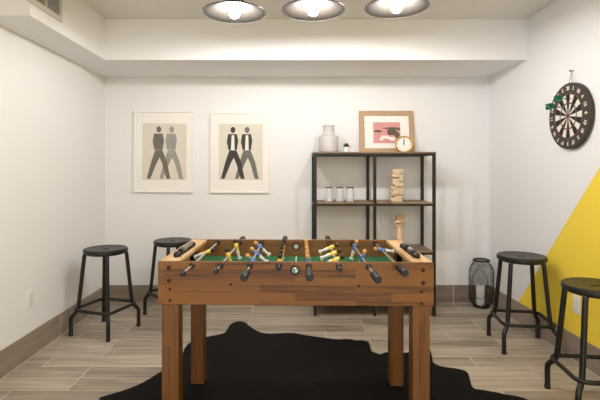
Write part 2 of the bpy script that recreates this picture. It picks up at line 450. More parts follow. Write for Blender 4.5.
# ------------------------------------------------------------------ stools
def make_stool():
    t = thing('bar_stool', 'x', 'stool')
    # seat with oblong grip slot cut out
    b = B(); lathe(b, [(0, .620), (.10, .621), (.146, .626), (.156, .627), (.161, .623), (.163, .615), (.162, .600), (.158, .594), (.150, .593), (.148, .598), (0, .606)], 48)
    seat = obj('seat', b, M['seat_black'], None)
    b = B(); box(b, -.032, .032, -.010, .010, .55, .66, bev=.006, seg=3); cut = obj('cutter', b, M['seat_black']); cut.rotation_euler = (0, 0, radians(-42))
    md = seat.modifiers.new('b', 'BOOLEAN'); md.object = cut; md.operation = 'DIFFERENCE'; md.solver = 'EXACT'
    dg = bpy.context.evaluated_depsgraph_get()
    me = bpy.data.meshes.new_from_object(seat.evaluated_get(dg))
    seat.modifiers.clear(); seat.data = me; seat.parent = t; seat.scale = (.975, .975, 1)
    me.set_sharp_from_angle(angle=radians(20))
    cm = cut.data; bpy.data.objects.remove(cut); bpy.data.meshes.remove(cm)
    b = B(); tube(b, [(.135 * cos(2 * pi * k / 40), .135 * sin(2 * pi * k / 40), .592) for k in range(40)], .007, 8, closed=True)
    obj('seat_ring', b, M['metal_black'], t)
    for k in range(4):
        a = pi / 2 * k; c, s = cos(a), sin(a)
        pr = [(.132, .598), (.146, .582), (.152, .54), (.170, .37), (.187, .215), (.192, .190), (.207, .165), (.228, .143), (.237, .118), (.237, .05), (.237, .012)]
        b = B(); pth = smooth_path([(r * c, r * s, z) for r, z in pr], 4)
        tube(b, pth, .0142, 12); lg = obj('leg', b, M['metal_black'], t)
        b = B(); lathe(b, [(0, 0), (.0152, 0), (.0158, .003), (.0158, .020), (.0143, .022), (0, .022)], 16, center=(.237 * c, .237 * s, 0))
        obj('rubber_foot', b, M['rubber'], lg)
    pts = []
    h = .163; cr = .055
    for k in range(4):
        a0 = pi / 2 * k - pi / 4
        cx_, cy_ = (h - cr) * sqrt(2) * cos(pi / 2 * k), (h - cr) * sqrt(2) * sin(pi / 2 * k)
        for j in range(7):
            a = a0 + (pi / 2) * j / 6
            pts.append((cx_ + cr * cos(a), cy_ + cr * sin(a), .188))
    b = B(); tube(b, pts, .0115, 12, closed=True); obj('foot_rest', b, M['metal_black'], t)
    return t
stool0 = make_stool()
SG = 'black round metal bar stools'
for i, (x, y, deg, lab) in enumerate([
        (-1.394, 3.405, 26, 'black round metal bar stool beside the left wall outlet, whole in view'),
        (-.985, 3.79, 180, 'black round metal bar stool by the back wall, partly hidden by the game table'),
        (1.605, 3.12, 37, 'black round metal bar stool between the wire lantern and the nearest stool'),
        (1.583, 2.325, 38, 'black round metal bar stool nearest the camera, cut off by the right frame edge')]):
    t = stool0 if i == 0 else copy_tree(stool0)
    t.location = (x, y, 0); t.rotation_euler = (0, 0, radians(deg)); tag(t, lab, 'stool', SG)

# ------------------------------------------------------------------ outlets
def outlet(x, y, z, s, lab):
    t = thing('wall_outlet', lab, 'outlet', (x, y, z))
    b = B(); box(b, min(0, s * .006), max(0, s * .006), -.036, .036, -.059, .059, bev=.002); obj('cover_plate', b, M['plate'], t)
    for dz in (-.026, .026):
        b = B(); x0, x1 = sorted((s * .006, s * .009)); box(b, x0, x1, -.017, .017, dz - .018, dz + .018, bev=.001, seg=1); sk = obj('socket', b, M['plate'], t)
        b = B(); x0, x1 = sorted((s * .009, s * .0096))
        for dy in (-.007, .007): box(b, x0, x1, dy - .0012, dy + .0012, dz - .004, dz + .008)
        obj('slots', b, M['pale_slot'], sk)
outlet(XL, 2.916, .378, 1, 'small white outlet plate low on the left wall')
outlet(XR, 2.86, .362, -1, 'small white outlet plate low on the yellow painted wall')

# ------------------------------------------------------------------ cowhide rug
def fl(px, py):
    Y = 549.0 / (py - 169.5); return ((px - 290) / 450 * Y, Y)
rp = [(100, 398), (130, 389), (147, 381), (158, 374), (172, 364), (182, 355), (186, 347), (193, 341.5), (206.5, 337.4), (223.5, 334), (227, 330), (231, 324.5), (237.6, 322),
      (242, 322), (246, 323.5), (250, 327), (257, 331.5), (266, 334), (278, 334), (291, 333.4), (304, 335.5), (318, 337.4), (338, 340), (346, 339.5), (353, 340.3), (358, 341), (366, 341.5), (369.5, 345), (371.5, 352),
      (376, 353.5), (381, 354.8), (386, 353), (396, 353.5), (410, 353), (426, 350.5), (430, 351), (432, 357), (434.5, 364.5), (447, 368), (460, 370), (468, 373.5), (471, 384), (474, 389), (484, 391), (495, 393), (510, 396), (524, 399), (545, 410), (556, 430)]
pts = [fl(*p) for p in rp]
pts += [(.86, 1.85), (.74, 1.62), (.55, 1.50), (.42, 1.46), (.34, 1.50), (.10, 1.56), (-.20, 1.52), (-.40, 1.42), (-.55, 1.46), (-.78, 1.62), (-.92, 1.85), (-1.00, 2.05), (-.98, 2.25)]
sp = smooth_path([(x, y, 0) for x, y in pts] + [(pts[0][0], pts[0][1], 0)], 3)[:-1]
b = B()
ring = [(p.x + random.uniform(-.002, .002), p.y + random.uniform(-.003, .003)) for p in sp]
bt = [b.verts.new((x, y, 0.0)) for x, y in ring]; tp = [b.verts.new((x, y, .005)) for x, y in ring]
ftop = b.faces.new(tp); b.faces.new(list(reversed(bt)))
for i in range(len(ring)):
    j = (i + 1) % len(ring); b.faces.new((bt[i], bt[j], tp[j], tp[i]))
tag(obj('cowhide_rug', b, M['hide']), 'very dark cowhide rug spread on the tiles under the game table', 'rug')

# ------------------------------------------------------------------ foosball table
T = thing('foosball_table', 'light wood foosball table with yellow and blue players', 'game table', (.0215, 1.965, 0), radians(-1.3))
HW, DP = .6025, .645
ZT, ZB_, ZF = .815, .626, .722
def loc(px, py):   # point on the front face
    return ((px - 290) * 1.965 / 450 - .0215, 1.22 - (py - 169.5) * 1.965 / 450)
b = B(); box(b, -HW, HW, 0, .019, ZB_, ZT, bev=.0015, seg=1); obj('front_panel', b, M['panel_wood'], T)
b = B(); box(b, -HW, HW, DP - .019, DP, ZB_, ZT, bev=.0015, seg=1); obj('rear_panel', b, M['inner_wood'], T)
for s in (-1, 1):
    xs = sorted((s * HW, s * (HW - .018)))
    b = B(); box(b, xs[0], xs[1], .019, DP - .019, ZB_, ZT - .016); obj('end_panel', b, M['panel_wood'], T)
    xs = sorted((s * HW, s * (HW - .087)))
    b = B(); box(b, xs[0], xs[1], .019, DP - .019, ZT - .015, ZT, bev=.001, seg=1); obj('end_top_board', b, M['rail_wood'], T)
    xs = sorted((s * (HW - .087), s * (HW - .069)))
    b = B()
    box(b, xs[0], xs[1], .019, .22, ZF, ZT - .015); box(b, xs[0], xs[1], .425, DP - .019, ZF, ZT - .015); box(b, xs[0], xs[1], .22, .425, ZT - .022, ZT - .015)
    obj('goal_wall', b, M['inner_wood'], T)
    xs = sorted((s * (HW - .069), s * (HW - .020)))
    b = B(); box(b, xs[0], xs[1], .20, .445, ZF - .06, ZF - .055)
    box(b, xs[0], xs[1], .20, .204, ZF - .055, ZT - .016); box(b, xs[0], xs[1], .441, .445, ZF - .055, ZT - .016)
    xo = s * (HW - .024); x0, x1 = sorted((xo, xo + s * .004)); box(b, x0, x1, .204, .441, ZF - .055, ZT - .016)
    obj('goal_box', b, M['black_plastic'], T)
b = B(); box(b, -HW + .070, HW - .070, .0195, DP - .0195, ZF - .006, ZF); obj('playfield', b, M['pitch'], T)
b = B(); box(b, -HW + .019, HW - .019, .0195, DP - .0195, ZB_ + .004, ZB_ + .012); obj('bottom_board', b, M['inner_wood'], T)
for sx in (-1, 1):
    for y0 in (.003, DP - .077):
        ro = 0 if y0 < .1 else (.0155 if sx > 0 else .010)
        xs = sorted((sx * (HW - .016 + ro), sx * (HW - .090 + ro)))
        b = B(); box(b, xs[0], xs[1], y0 + (.017 if y0 < .1 else -.017) * 0, y0 + .074, .0055, ZB_ + .0, bev=.002, seg=1); obj('leg', b, M['leg_wood'], T)
# bolts and knots on the front
for px, py, r in [(168, 268, .0095), (168.3, 281, .0095), (169, 290, .0062), (169.3, 301.3, .0062), (422, 269.5, .0095), (422.3, 282, .0095), (420.8, 291, .0062), (421, 303, .0062), (230.3, 284.6, .006), (358.5, 285.4, .006)]:
    x, z = loc(px, py)
    b = B(); lathe(b, [(r, 0), (r, -.002), (r * .8, -.0035), (r * .4, -.0038), (r * .35, -.0025), (0, -.0025)], 16, center=(x, 0, z), axis='Y'); obj('bolt', b, M['bolt'], T)
# ball entry cups front + rear
def ball_entry(y, sgn, z):
    r = .0205
    b = B(); lathe(b, [(r, 0), (r, sgn * .004), (r * .85, sgn * .006), (r * .68, sgn * .005), (r * .66, sgn * .001)], 28, center=(0, y, z), axis='Y'); o = obj('ball_entry', b, M['black_plastic'], T)
    b = B(); lathe(b, [(r * .67, sgn * .001), (r * .5, sgn * .0012), (0, sgn * .0015)], 24, center=(0, y, z), axis='Y'); obj('entry_disc', b, M['white_plastic'], o)
    if y < .1:
        b = B()
        for a0, a1 in ((2.0, 3.6), (3.8, 5.0), (0.1, 0.9)):
            pts_ = [(cos(a) * r * .6, sin(a) * r * .6) for a in [a0 + (a1 - a0) * k / 6 for k in range(7)]] + [(0, 0)]
            poly(b, [(px_, y - .0021, z + pz) for px_, pz in pts_])
        obj('entry_marking', b, M['teal'], o)
ball_entry(0, -1, .781)
ball_entry(DP - .019, -1, .777)
tag([c for c in T.children if c.name.startswith('ball_entry')][0], 'round black ball entry with white and teal disc')

# players
def player_mesh(team):
    b = B()
    S = 0 ; Hd = 1; Wt = 2; Sh = 3
    # torso: lofted rounded trunk (shoulders wider)
    def loft(rows, mi):
        rings = []
        for (z, hx, hy, cx) in rows:
            rings.append([b.verts.new((cx + hx * cos(2 * pi * k / 10), hy * sin(2 * pi * k / 10), z)) for k in range(10)])
        for i in range(len(rings) - 1):
            for k in range(10):
                f = b.faces.new((rings[i][k], rings[i][(k + 1) % 10], rings[i + 1][(k + 1) % 10], rings[i + 1][k])); f.material_index = mi; f.smooth = True
        f = b.faces.new(rings[0]); f.material_index = mi; f = b.faces.new(rings[-1]); f.material_index = mi
    loft([(-.020, .009, .0125, 0), (-.008, .0095, .013, 0), (.006, .011, .016, 0), (.014, .010, .0165, 0), (.019, .007, .010, 0)], S)
    loft([(.019, .005, .005, 0), (.023, .0045, .0045, 0)], Hd)
    ball(b, (0, 0, .031), .0105, Hd, 12, (1, .95, 1.15))
    for sy in (-1, 1):   # arms held against body
        tube(b, [(0, sy * .016, .012), (.001, sy * .018, -.002), (.004, sy * .0155, -.016)], [.0045, .004, .0035], 8, mi=S)
    loft([(-.034, .009, .013, 0), (-.020, .010, .0135, 0)], Sh)
    loft([(-.064, .007, .009, 0), (-.050, .007, .0095, 0), (-.034, .0085, .012, 0)], Wt)
    # foot block
    box(b, -.009, .012, -.010, .010, -.072, -.060, mi=Wt, bev=.002, seg=1)
    me_o = obj('player', b, [M['yellow_plastic'] if team == 'y' else M['blue_plastic'], M['hair_plastic'] if team == 'y' else M['skin_plastic'],
                             M['white_plastic'], M['white_plastic']])
    return me_o
proto = {'y': player_mesh('y'), 'b': player_mesh('b')}
ZR = .797
# (front hole px, team, foot angle deg (+ = toward right), player world Y list, front end y, rear end extra)
rods = [(191.3, 'y', -70, [2.29], -.150, .015, 'cap'),
        (220.0, 'y', 15, [2.19, 2.46], -.100, .13, 'cap'),
        (249.7, 'b', 48, [2.09, 2.27, 2.46], -.215, .02, 'handle'),
        (278.9, 'y', -5, [2.04, 2.14, 2.25, 2.36, 2.47], -.030, .15, 'cap'),
        (308.7, 'b', 8, [2.04, 2.14, 2.25, 2.36, 2.47], -.205, .02, 'handle'),
        (338.7, 'y', -68, [2.12, 2.28, 2.45], -.052, .16, 'cap'),
        (368.5, 'b', -18, [2.16, 2.46], -.235, .02, 'handle'),
        (398.3, 'b', 82, [2.38], -.125, .03, 'handle')]
proto_used = {'y': False, 'b': False}
bush = None
for px, team, ang, ys, yfr, yre, end in rods:
    x = (px - 290) * 1.965 / 450 - .0215
    yend_r = DP + yre
    b = B(); tube(b, [(0, yfr + (.08 if end == 'handle' else 0), 0), (0, yend_r, 0)], .0062, 12)
    rod = obj('rod', b, M['chrome'], T); rod.location = (x, 0, ZR)
    for y_, s_ in ((0, -1), (.019, 1), (DP - .019, -1), (DP, 1)):
        b = B(); lathe(b, [(.0065, 0), (.0135, 0), (.0135, s_ * .003), (.0115, s_ * .0075), (.0066, s_ * .008), (.0065, 0)], 18, center=(0, y_ + s_ * .0002, 0), axis='Y')
        obj('bushing', b, M['black_plastic'], rod)
    def grip(y0, sgn):
        b = B(); prof = [(0, 0), (.0125, 0), (.0155, .006)]
        for k in range(9):
            yy = .012 + k * .009; prof += [(.0160, yy), (.0148, yy + .0035), (.0160, yy + .007)]
        prof += [(.0135, .098), (.009, .104), (0, .104)]
        lathe(b, [(r, sgn * z) for r, z in prof], 20, center=(0, y0, 0), axis='Y'); obj('handle', b, M['black_plastic'], rod)
    def cap(y0, sgn):
        b = B(); lathe(b, [(0, sgn * .014), (.008, sgn * .013), (.0105, sgn * .008), (.0105, -sgn * .012), (.0062, -sgn * .013)], 16, center=(0, y0, 0), axis='Y'); obj('end_cap', b, M['black_plastic'], rod)
    if end == 'handle':
        L_h = .104
        grip(yfr, 1)
        b = B(); tube(b, [(0, yend_r, 0), (0, yend_r + .006, 0)], .007, 12); obj('end_stop', b, M['steel'], rod)
    else:
        cap(yfr, -1)
        if yre > .05: grip(yend_r + .02, -1)
        else:
            b = B(); tube(b, [(0, yend_r, 0), (0, yend_r + .006, 0)], .007, 12); obj('end_stop', b, M['steel'], rod)
    for Y in ys:
        if not proto_used[team]: p = proto[team]; proto_used[team] = True
        else: p = proto[team].copy(); COL.objects.link(p)
        p.parent = rod; p.location = (0, Y - 1.965, 0); p.rotation_euler = (0, radians(-ang), 0)
        if team == 'b' : pass
    # rubber bumpers near inner walls
    for y_ in (.030, DP - .046):
        b = B(); lathe(b, [(.0064, 0), (.0095, 0), (.0095, .016), (.0064, .016)], 14, center=(0, y_, 0), axis='Y'); obj('bumper', b, M['black_plastic'], rod)
# score counters on the end boards
def counter(x, y0, y1, groups, lab):
    c = bpy.data.objects.new('score_counter', None); COL.objects.link(c); c.parent = T; c.location = (x, y0, ZT); c['label'] = lab
    Ln = y1 - y0
    b = B(); box(b, -.014, .014, 0, Ln, 0, .004, bev=.001, seg=1); obj('base_strip', b, M['black_plastic'], c)
    for yy in (0, Ln):
        b = B(); ball(b, (0, yy, .010), .017, 0, 16, (1.1, 1.3, .9)); box(b, -.012, .012, yy - .008, yy + .008, 0, .02)
        # flatten what would sink below the board
        for v_ in b.verts:
            if v_.co.z < .0003: v_.co.z = .0003
        obj('end_bracket', b, M['black_plastic'], c)
    b = B(); tube(b, [(0, .004, .016), (0, Ln - .004, .016)], .003, 8); obj('bar', b, M['steel'], c)
    for yy, mt in groups:
        b = B(); lathe(b, [(.0032, -.009), (.010, -.009), (.0125, -.006), (.0125, .006), (.010, .009), (.0032, .009)], 16, center=(0, yy, .0175), axis='Y'); obj('bead', b, M[mt], c)
counter(-.548, .115, .40, [(.055, 'black_plastic')] + [(.105 + .0192 * k, 'grey_plastic') for k in range(9)], 'black counter with grey beads')
counter(.556, .115, .375, [(.030, 'black_plastic'), (.05, 'black_plastic'), (.07, 'grey_plastic'), (.11, 'steel'), (.130, 'black_plastic'), (.18, 'black_plastic'), (.20, 'black_plastic'), (.22, 'grey_plastic'), (.24, 'black_plastic')], 'black counter with dark and silver beads')

# ------------------------------------------------------------------ shelf unit
SX0, SX1, SY0, SY1 = .198, 1.212, 3.738, 4.098
SM = .706
sh = thing('shelf_unit', 'open black steel shelf unit with brown boards at the back wall', 'shelf', (SX0, SY0, 0))
w, d_, hT = SX1 - SX0, SY1 - SY0, 1.366
mx_ = SM - SX0; u = .024
for x in (0, mx_ - u / 2, w - u):
    for y in (0, d_ - u):
        b = B(); box(b, x, x + u, y, y + u, 0, hT - .0112, bev=.001, seg=1); obj('upright', b, M['shelf_metal'], sh)
for i, z in enumerate((.12, .54, .945, hT)):
    zb = z - .011
    b = B()
    for y in (0, d_ - u):
        box(b, u, mx_ - u / 2, y + .002, y + u - .002, zb - .018, zb); box(b, mx_ + u / 2, w - u, y + .002, y + u - .002, zb - .018, zb)
    for x in (0, w - u): box(b, x + .002, x + u - .002, u, d_ - u, zb - .018, zb)
    obj('rail', b, M['shelf_metal'], sh)
    if z == hT:
        b = B(); box(b, -.002, w + .002, -.002, d_, zb, z, bev=.001, seg=1); obj('shelf_board', b, M['shelf_wood'], sh)
    else:
        for x0, x1 in ((u + .001, mx_ - u / 2 - .001), (mx_ + u / 2 + .001, w - u - .001)):
            b = B(); box(b, x0, x1, .001, d_ - .001, zb, z, bev=.001, seg=1); obj('shelf_board', b, M['shelf_wood'], sh)

# ------------------------------------------------------------------ things on the shelf top
b = B()
lathe(b, [(0, 0), (.074, 0), (.080, .006), (.083, .02), (.083, .128), (.079, .140), (.060, .150), (.052, .156), (.050, .165), (.050, .226), (.053, .236), (.049, .237), (.046, .226), (.046, .16), (.07, .14), (.078, .12), (.078, .02), (0, .012)], 48)
o = tag(obj('vase', b, M['ceramic']), 'tall pale grey bottle-shaped ceramic vase on the shelf top', 'vase'); o.location = (.334, 3.90, hT)

t = thing('potted_plant', 'tiny dark green plant in a white pot beside the grey vase', 'plant', (.487, 3.89, hT))
b = B(); lathe(b, [(0, 0), (.022, 0), (.025, .003), (.027, .048), (.024, .048), (.023, .044), (0, .044)], 24); obj('pot', b, M['pot_white'], t)
b = B()
for k in range(60):
    a = random.uniform(0, 2 * pi); el = random.uniform(.1, 1.5); r = .041
    dirv = Vector((cos(a) * cos(el), sin(a) * cos(el), sin(el) * .95)); base = Vector((0, 0, .045)); tip = base + dirv * r
    side = dirv.cross(Vector((0, 0, 1))).normalized() * .009; mid = base + dirv * r * .6; up = dirv.cross(side).normalized() * .002
    vs = [b.verts.new(p) for p in (base, mid + side, tip, mid - side, mid + up)]
    for q in ((0, 1, 4), (1, 2, 4), (2, 3, 4), (3, 0, 4), (0, 3, 2, 1)): b.faces.new([vs[i] for i in q])
obj('leaves', b, M['leaf'], t)

def frame_mesh(w, h, fw, dp):
    b = B()
    for (x0, x1, z0, z1) in ((-w / 2, -w / 2 + fw, 0, h), (w / 2 - fw, w / 2, 0, h), (-w / 2 + fw, w / 2 - fw, 0, fw), (-w / 2 + fw, w / 2 - fw, h - fw, h)):
        box(b, x0, x1, 0, dp, z0, z1, bev=.0008, seg=1)
    return b
def blob(b, cx, cz, rx, rz, y, n=14, jag=.2, mi=0):
    poly(b, [(cx + rx * (1 + random.uniform(-jag, jag)) * cos(2 * pi * k / n), y, cz + rz * (1 + random.uniform(-jag, jag)) * sin(2 * pi * k / n)) for k in range(n)], mi)

pf = thing('picture_frame', 'wide oak frame with a small pink print leaning on the wall', 'picture', (.878, 4.048, hT)); pf.rotation_euler = (radians(-8.5), 0, 0)
w_, h_ = .497, .394
obj('frame', frame_mesh(w_, h_, .046, .022), M['oak'], pf)
b = B(); box(b, -w_ / 2 + .046, w_ / 2 - .046, .008, .012, .046, h_ - .046); obj('mat_board', b, M['mat_white'], pf)
b = B(); box(b, -.123, .124, .0070, .0079, .094, .288); pr = obj('print', b, M['pink'], pf)
b = B()
blob(b, -.080, .205, .038, .012, .0066); blob(b, .045, .232, .075, .010, .0065); blob(b, .045, .195, .048, .032, .0064); blob(b, .092, .170, .022, .03, .0063)
blob(b, .105, .225, .016, .014, .0062)
obj('dark_shapes', b, M['olive'], pr)
b = B(); blob(b, -.015, .150, .04, .016, .0060, jag=.35); blob(b, .045, .135, .035, .018, .0059, jag=.35); blob(b, -.05, .13, .02, .012, .0058, jag=.3)
obj('pale_shapes', b, M['paper_white'], pr)

ck = thing('clock', 'small round white clock with a yellow rim before the pink print', 'clock', (.993, 3.93, hT))
R = .074
b = B(); lathe(b, [(R, -.014), (R, .014), (R - .004, .017), (R - .009, .014), (R - .0105, -.002), (R - .012, -.010), (0, -.010)], 48, center=(0, 0, R), axis='Y')
for v_ in b.verts: v_.co.y = -v_.co.y
obj('case', b, M['gold'], ck)
b = B(); lathe(b, [(R - .0112, .002), (0, .002)], 48, center=(0, 0, R), axis='Y')
for v_ in b.verts: v_.co.y = -.004
obj('dial', b, M['clock_white'], ck)
b = B()
for k in range(12):
    a = pi / 6 * k; c, s = cos(a), sin(a)
    def pp(r, t_): return (s * r + c * t_, -.0046, R + c * r - s * t_)
    poly(b, [pp(.052, -.001), pp(.058, -.001), pp(.058, .001), pp(.052, .001)])
obj('hour_marks', b, M['string'], ck)
b = B(); box(b, -.0042, .0042, -.0065, -.0055, R - .006, R + .034); obj('hour_hand', b, M['slot'], ck)
b = B(); box(b, -.0026, .0026, -.0082, -.0072, R - .008, R + .052); obj('minute_hand', b, M['slot'], ck)

# glass jars
def make_jar():
    t = thing('glass_jar', 'x', 'jar')
    b = B(); lathe(b, [(0, 0), (.037, 0), (.0405, .004), (.041, .09), (.036, .104), (.033, .108), (.033, .114), (.0305, .114), (.0305, .107), (.034, .102), (.0385, .088), (.0382, .006), (0, .005)], 32)
    obj('body', b, M['glass'], t)
    b = B(); lathe(b, [(0, .1145), (.034, .1145), (.0345, .116), (.0345, .122), (.033, .1235), (0, .1235)], 32); obj('lid', b, M['brown_lid'], t)
    return t
j0 = make_jar()
for i, (x, lab) in enumerate([(.334, 'left of three clear glass jars on the middle shelf, under the vase'), (.427, 'clear glass jar standing between the two others on the middle shelf'), (.516, 'right of three clear glass jars, nearest the centre upright')]):
    t = j0 if i == 0 else copy_tree(j0)
    t.location = (x, 3.87, .9453); t.scale = (.9, .9, 1.0); tag(t, lab, 'jar', 'glass jars on the middle shelf')

# block tower
BL, BW, BHt = .093, .030, .0160
blk = None
cx_, cy_ = .918, 3.90
rnd = random.Random(3)
missing = {(3, 0), (5, 2), (7, 0), (8, 2), (10, 0), (12, 1), (12, 2), (14, 0), (2, 2), (15, 2)}
tw = .0; ox = oy = 0
for lay in range(17):
    ox += rnd.uniform(-.003, .003); oy += rnd.uniform(-.002, .002); tw = rnd.uniform(-5, 5)
    for k in range(3):
        if (lay, k) in missing: continue
        if blk is None:
            b = B(); box(b, -BL / 2, BL / 2, -BW / 2, BW / 2, 0, BHt, bev=.0012, seg=1)
            o = blk = obj('wooden_block', b, M['block'])
        else: o = blk.copy(); COL.objects.link(o)
        a = radians(tw) + (pi / 2 if lay % 2 == 0 else 0)
        dd = (k - 1) * (BW + .0012); sl = rnd.uniform(-.006, .006)
        lx, ly = sl, dd
        o.location = (cx_ + ox + lx * cos(a) - ly * sin(a), cy_ + oy + lx * sin(a) + ly * cos(a), .945 + lay * (BHt + .0003))
        o.rotation_euler = (0, 0, a)
        tag(o, 'pale wooden block in the stacked tower on the middle shelf', 'block', 'wooden blocks of the stacked tower')

# carved wooden hand
hd = thing('wooden_hand', 'pale carved wooden hand model with curled fingers below the block tower', 'ornament', (.945, 3.89, .54), radians(8))
b = B()
rows = [(0, .034, .030), (.01, .036, .031), (.06, .031, .027), (.11, .026, .023), (.145, .0235, .020), (.165, .0235, .020), (.185, .029, .020), (.205, .036, .021), (.235, .040, .020), (.250, .038, .017), (.256, .030, .012)]
rings = []
for z, rx, ry in rows:
    rings.append([b.verts.new((rx * cos(2 * pi * k / 24), ry * sin(2 * pi * k / 24), z)) for k in range(24)])
for i in range(len(rings) - 1):
    for k in range(24):
        f = b.faces.new((rings[i][k], rings[i][(k + 1) % 24], rings[i + 1][(k + 1) % 24], rings[i + 1][k])); f.smooth = True
b.faces.new(rings[0]); b.faces.new(rings[-1])
obj('palm_and_forearm', b, M['hand_wood'], hd)
for k, (x, ln) in enumerate([(-.029, .9), (-.010, 1.05), (.010, 1.0), (.028, .82)]):
    b = B()
    pth = smooth_path([(x, .004, .238), (x, -.001, .262 + .012 * ln), (x, -.020, .272 + .012 * ln), (x, -.037, .262), (x * .97, -.042, .240), (x * .95, -.034, .222), (x * .95, -.024, .218)], 4)
    n = len(pth); tube(b, pth, [.0098 - .0022 * i / (n - 1) for i in range(n)], 12); ball(b, pth[-1], .0074, 0, 12)
    fo = obj('finger', b, M['hand_wood'], hd)
    b = B()
    for idx in (7, 14):
        p0 = pth[idx]; p1 = pth[idx + 1]; dv = (p1 - p0).normalized() * .0012
        tube(b, [p0 - dv, p0 + dv], .0100, 14)
    obj('joint', b, M['joint'], fo)
b = B(); pth = smooth_path([(-.026, -.006, .190), (-.043, -.014, .205), (-.047, -.026, .224), (-.036, -.040, .234), (-.018, -.048, .231)], 4); n = len(pth)
tube(b, pth, [.0125 - .004 * i / (n - 1) for i in range(n)], 12); ball(b, pth[-1], .0085, 0, 12); ball(b, pth[0], .0125, 0, 12)
obj('thumb', b, M['hand_wood'], hd)

# ------------------------------------------------------------------ lantern + candle
LX, LY = 1.699, 3.997
lt_ = thing('wire_lantern', 'black wire mesh floor lantern with rounded shoulders beside the right wall', 'lantern', (LX, LY, 0))
prof = [(.058, .018), (.078, .030), (.094, .055), (.101, .085), (.103, .12)] + [(.103, .12 + .02 * k) for k in range(1, 10)] + [(.101, .320), (.095, .350), (.081, .378), (.066, .398), (.060, .410)]
b = B()
def interp(prof, n):
    L_ = [0]
    for i in range(1, len(prof)): L_.append(L_[-1] + math.dist(prof[i], prof[i - 1]))
    out = []
    for k in range(n + 1):
        t = L_[-1] * k / n
        for i in range(1, len(prof)):
            if t <= L_[i] + 1e-9: break
        f = (t - L_[i - 1]) / (L_[i] - L_[i - 1]); out.append((prof[i - 1][0] * (1 - f) + prof[i][0] * f, prof[i - 1][1] * (1 - f) + prof[i][1] * f))
    return out
pi_ = interp(prof, 40)
lathe(b, pi_, 64)
wm = obj('wire_mesh', b, M['metal_black'], lt_, sharp=False)
md = wm.modifiers.new('w', 'WIREFRAME'); md.thickness = .0015; md.use_replace = True; md.use_even_offset = False
dg = bpy.context.evaluated_depsgraph_get(); me = bpy.data.meshes.new_from_object(wm.evaluated_get(dg)); wm.modifiers.clear(); wm.data = me
b = B(); lathe(b, [(0, .0), (.060, 0), (.068, .006), (.068, .016), (.064, .022), (0, .022)], 40); obj('base', b, M['metal_black'], lt_)
b = B(); tube(b, [(.066 * cos(2 * pi * k / 48), .066 * sin(2 * pi * k / 48), .415) for k in range(48)], .0085, 10, closed=True); obj('top_ring', b, M['metal_black'], lt_)
b = B()   # oval door outline lying on the mesh surface, facing the room
ov = []
for k in range(48):
    a = 2 * pi * k / 48; ax_ = .66 * cos(a); zz = .222 + .125 * sin(a)
    for i in range(1, len(prof)):
        if zz <= prof[i][1]: break
    f = (zz - prof[i - 1][1]) / (prof[i][1] - prof[i - 1][1]); rr = prof[i - 1][0] * (1 - f) + prof[i][0] * f + .001
    th = -pi / 2 - .55 + ax_
    ov.append((rr * cos(th), rr * sin(th), zz))
tube(b, ov, .0026, 8, closed=True); obj('door_outline', b, M['metal_black'], lt_)
cd = thing('candle', 'white pillar candle inside the black wire lantern', 'candle', (LX - .010, LY - .005, .022))
b = B(); lathe(b, [(0, 0), (.034, 0), (.036, .002), (.036, .166), (.034, .170), (.026, .168), (0, .165)], 32); obj('wax_body', b, M['wax'], cd)
b = B(); tube(b, [(0, 0, .165), (.001, 0, .172), (.003, 0, .178)], .0012, 6); obj('wick', b, M['wick'], cd)

# ------------------------------------------------------------------ dartboard on right wall
DY, DZ, DR = 2.90, 1.564, .213
db = thing('dartboard', 'round dartboard with black and cream segments hung on the right wall', 'dartboard', (XR - .034, DY, DZ))
# local x -> world -Y, local y -> world Z, local z -> world -X
db.matrix_world = Matrix(((0, 0, -1, XR - .034), (-1, 0, 0, DY), (0, 1, 0, DZ), (0, 0, 0, 1)))
b = B(); lathe(b, [(0, -.033), (DR - .006, -.033), (DR, -.028), (DR, -.004), (DR - .004, 0), (.150, 0), (.150, -.003), (0, -.003)], 80); obj('body', b, M['board_ring'], db)
def ring_seg(b, r0, r1, k, mi, z, n=5):
    a0 = pi / 2 - pi / 20 + pi / 10 * k; a1 = a0 + pi / 10
    P0 = [b.verts.new((r0 * cos(a0 + (a1 - a0) * i / n), r0 * sin(a0 + (a1 - a0) * i / n), z)) for i in range(n + 1)]
    P1 = [b.verts.new((r1 * cos(a0 + (a1 - a0) * i / n), r1 * sin(a0 + (a1 - a0) * i / n), z)) for i in range(n + 1)]
    for i in range(n):
        f = b.faces.new((P0[i], P1[i], P1[i + 1], P0[i + 1])); f.material_index = mi
b = B()
for k in range(20):
    dark = (k % 2 == 0)
    base = 0 if dark else 1; acc = 2 if dark else 3
    ring_seg(b, .014, .080, k, base, -.001); ring_seg(b, .080, .088, k, acc, -.001); ring_seg(b, .088, .140, k, base, -.001); ring_seg(b, .140, .150, k, acc, -.001)
obj('scoring_segments', b, [M['seg_black'], M['seg_white'], M['seg_red'], M['seg_green']], db)
b = B(); lathe(b, [(.014, -.001), (.014, .0015), (0, .002)], 24); obj('bullseye', b, M['seg_red'], db)
b = B()
for r in (.014, .080, .088, .140, .150): tube(b, [(r * cos(2 * pi * k / 60), r * sin(2 * pi * k / 60), 0) for k in range(60)], .0006, 5, closed=True)
for k in range(20):
    a = pi / 2 - pi / 20 + pi / 10 * k; tube(b, [(.014 * cos(a), .014 * sin(a), 0), (.150 * cos(a), .150 * sin(a), 0)], .0006, 5)
obj('spider_wire', b, M['wire'], db)
nums = [20, 1, 18, 4, 13, 6, 10, 15, 2, 17, 3, 19, 7, 16, 8, 11, 14, 9, 12, 5]
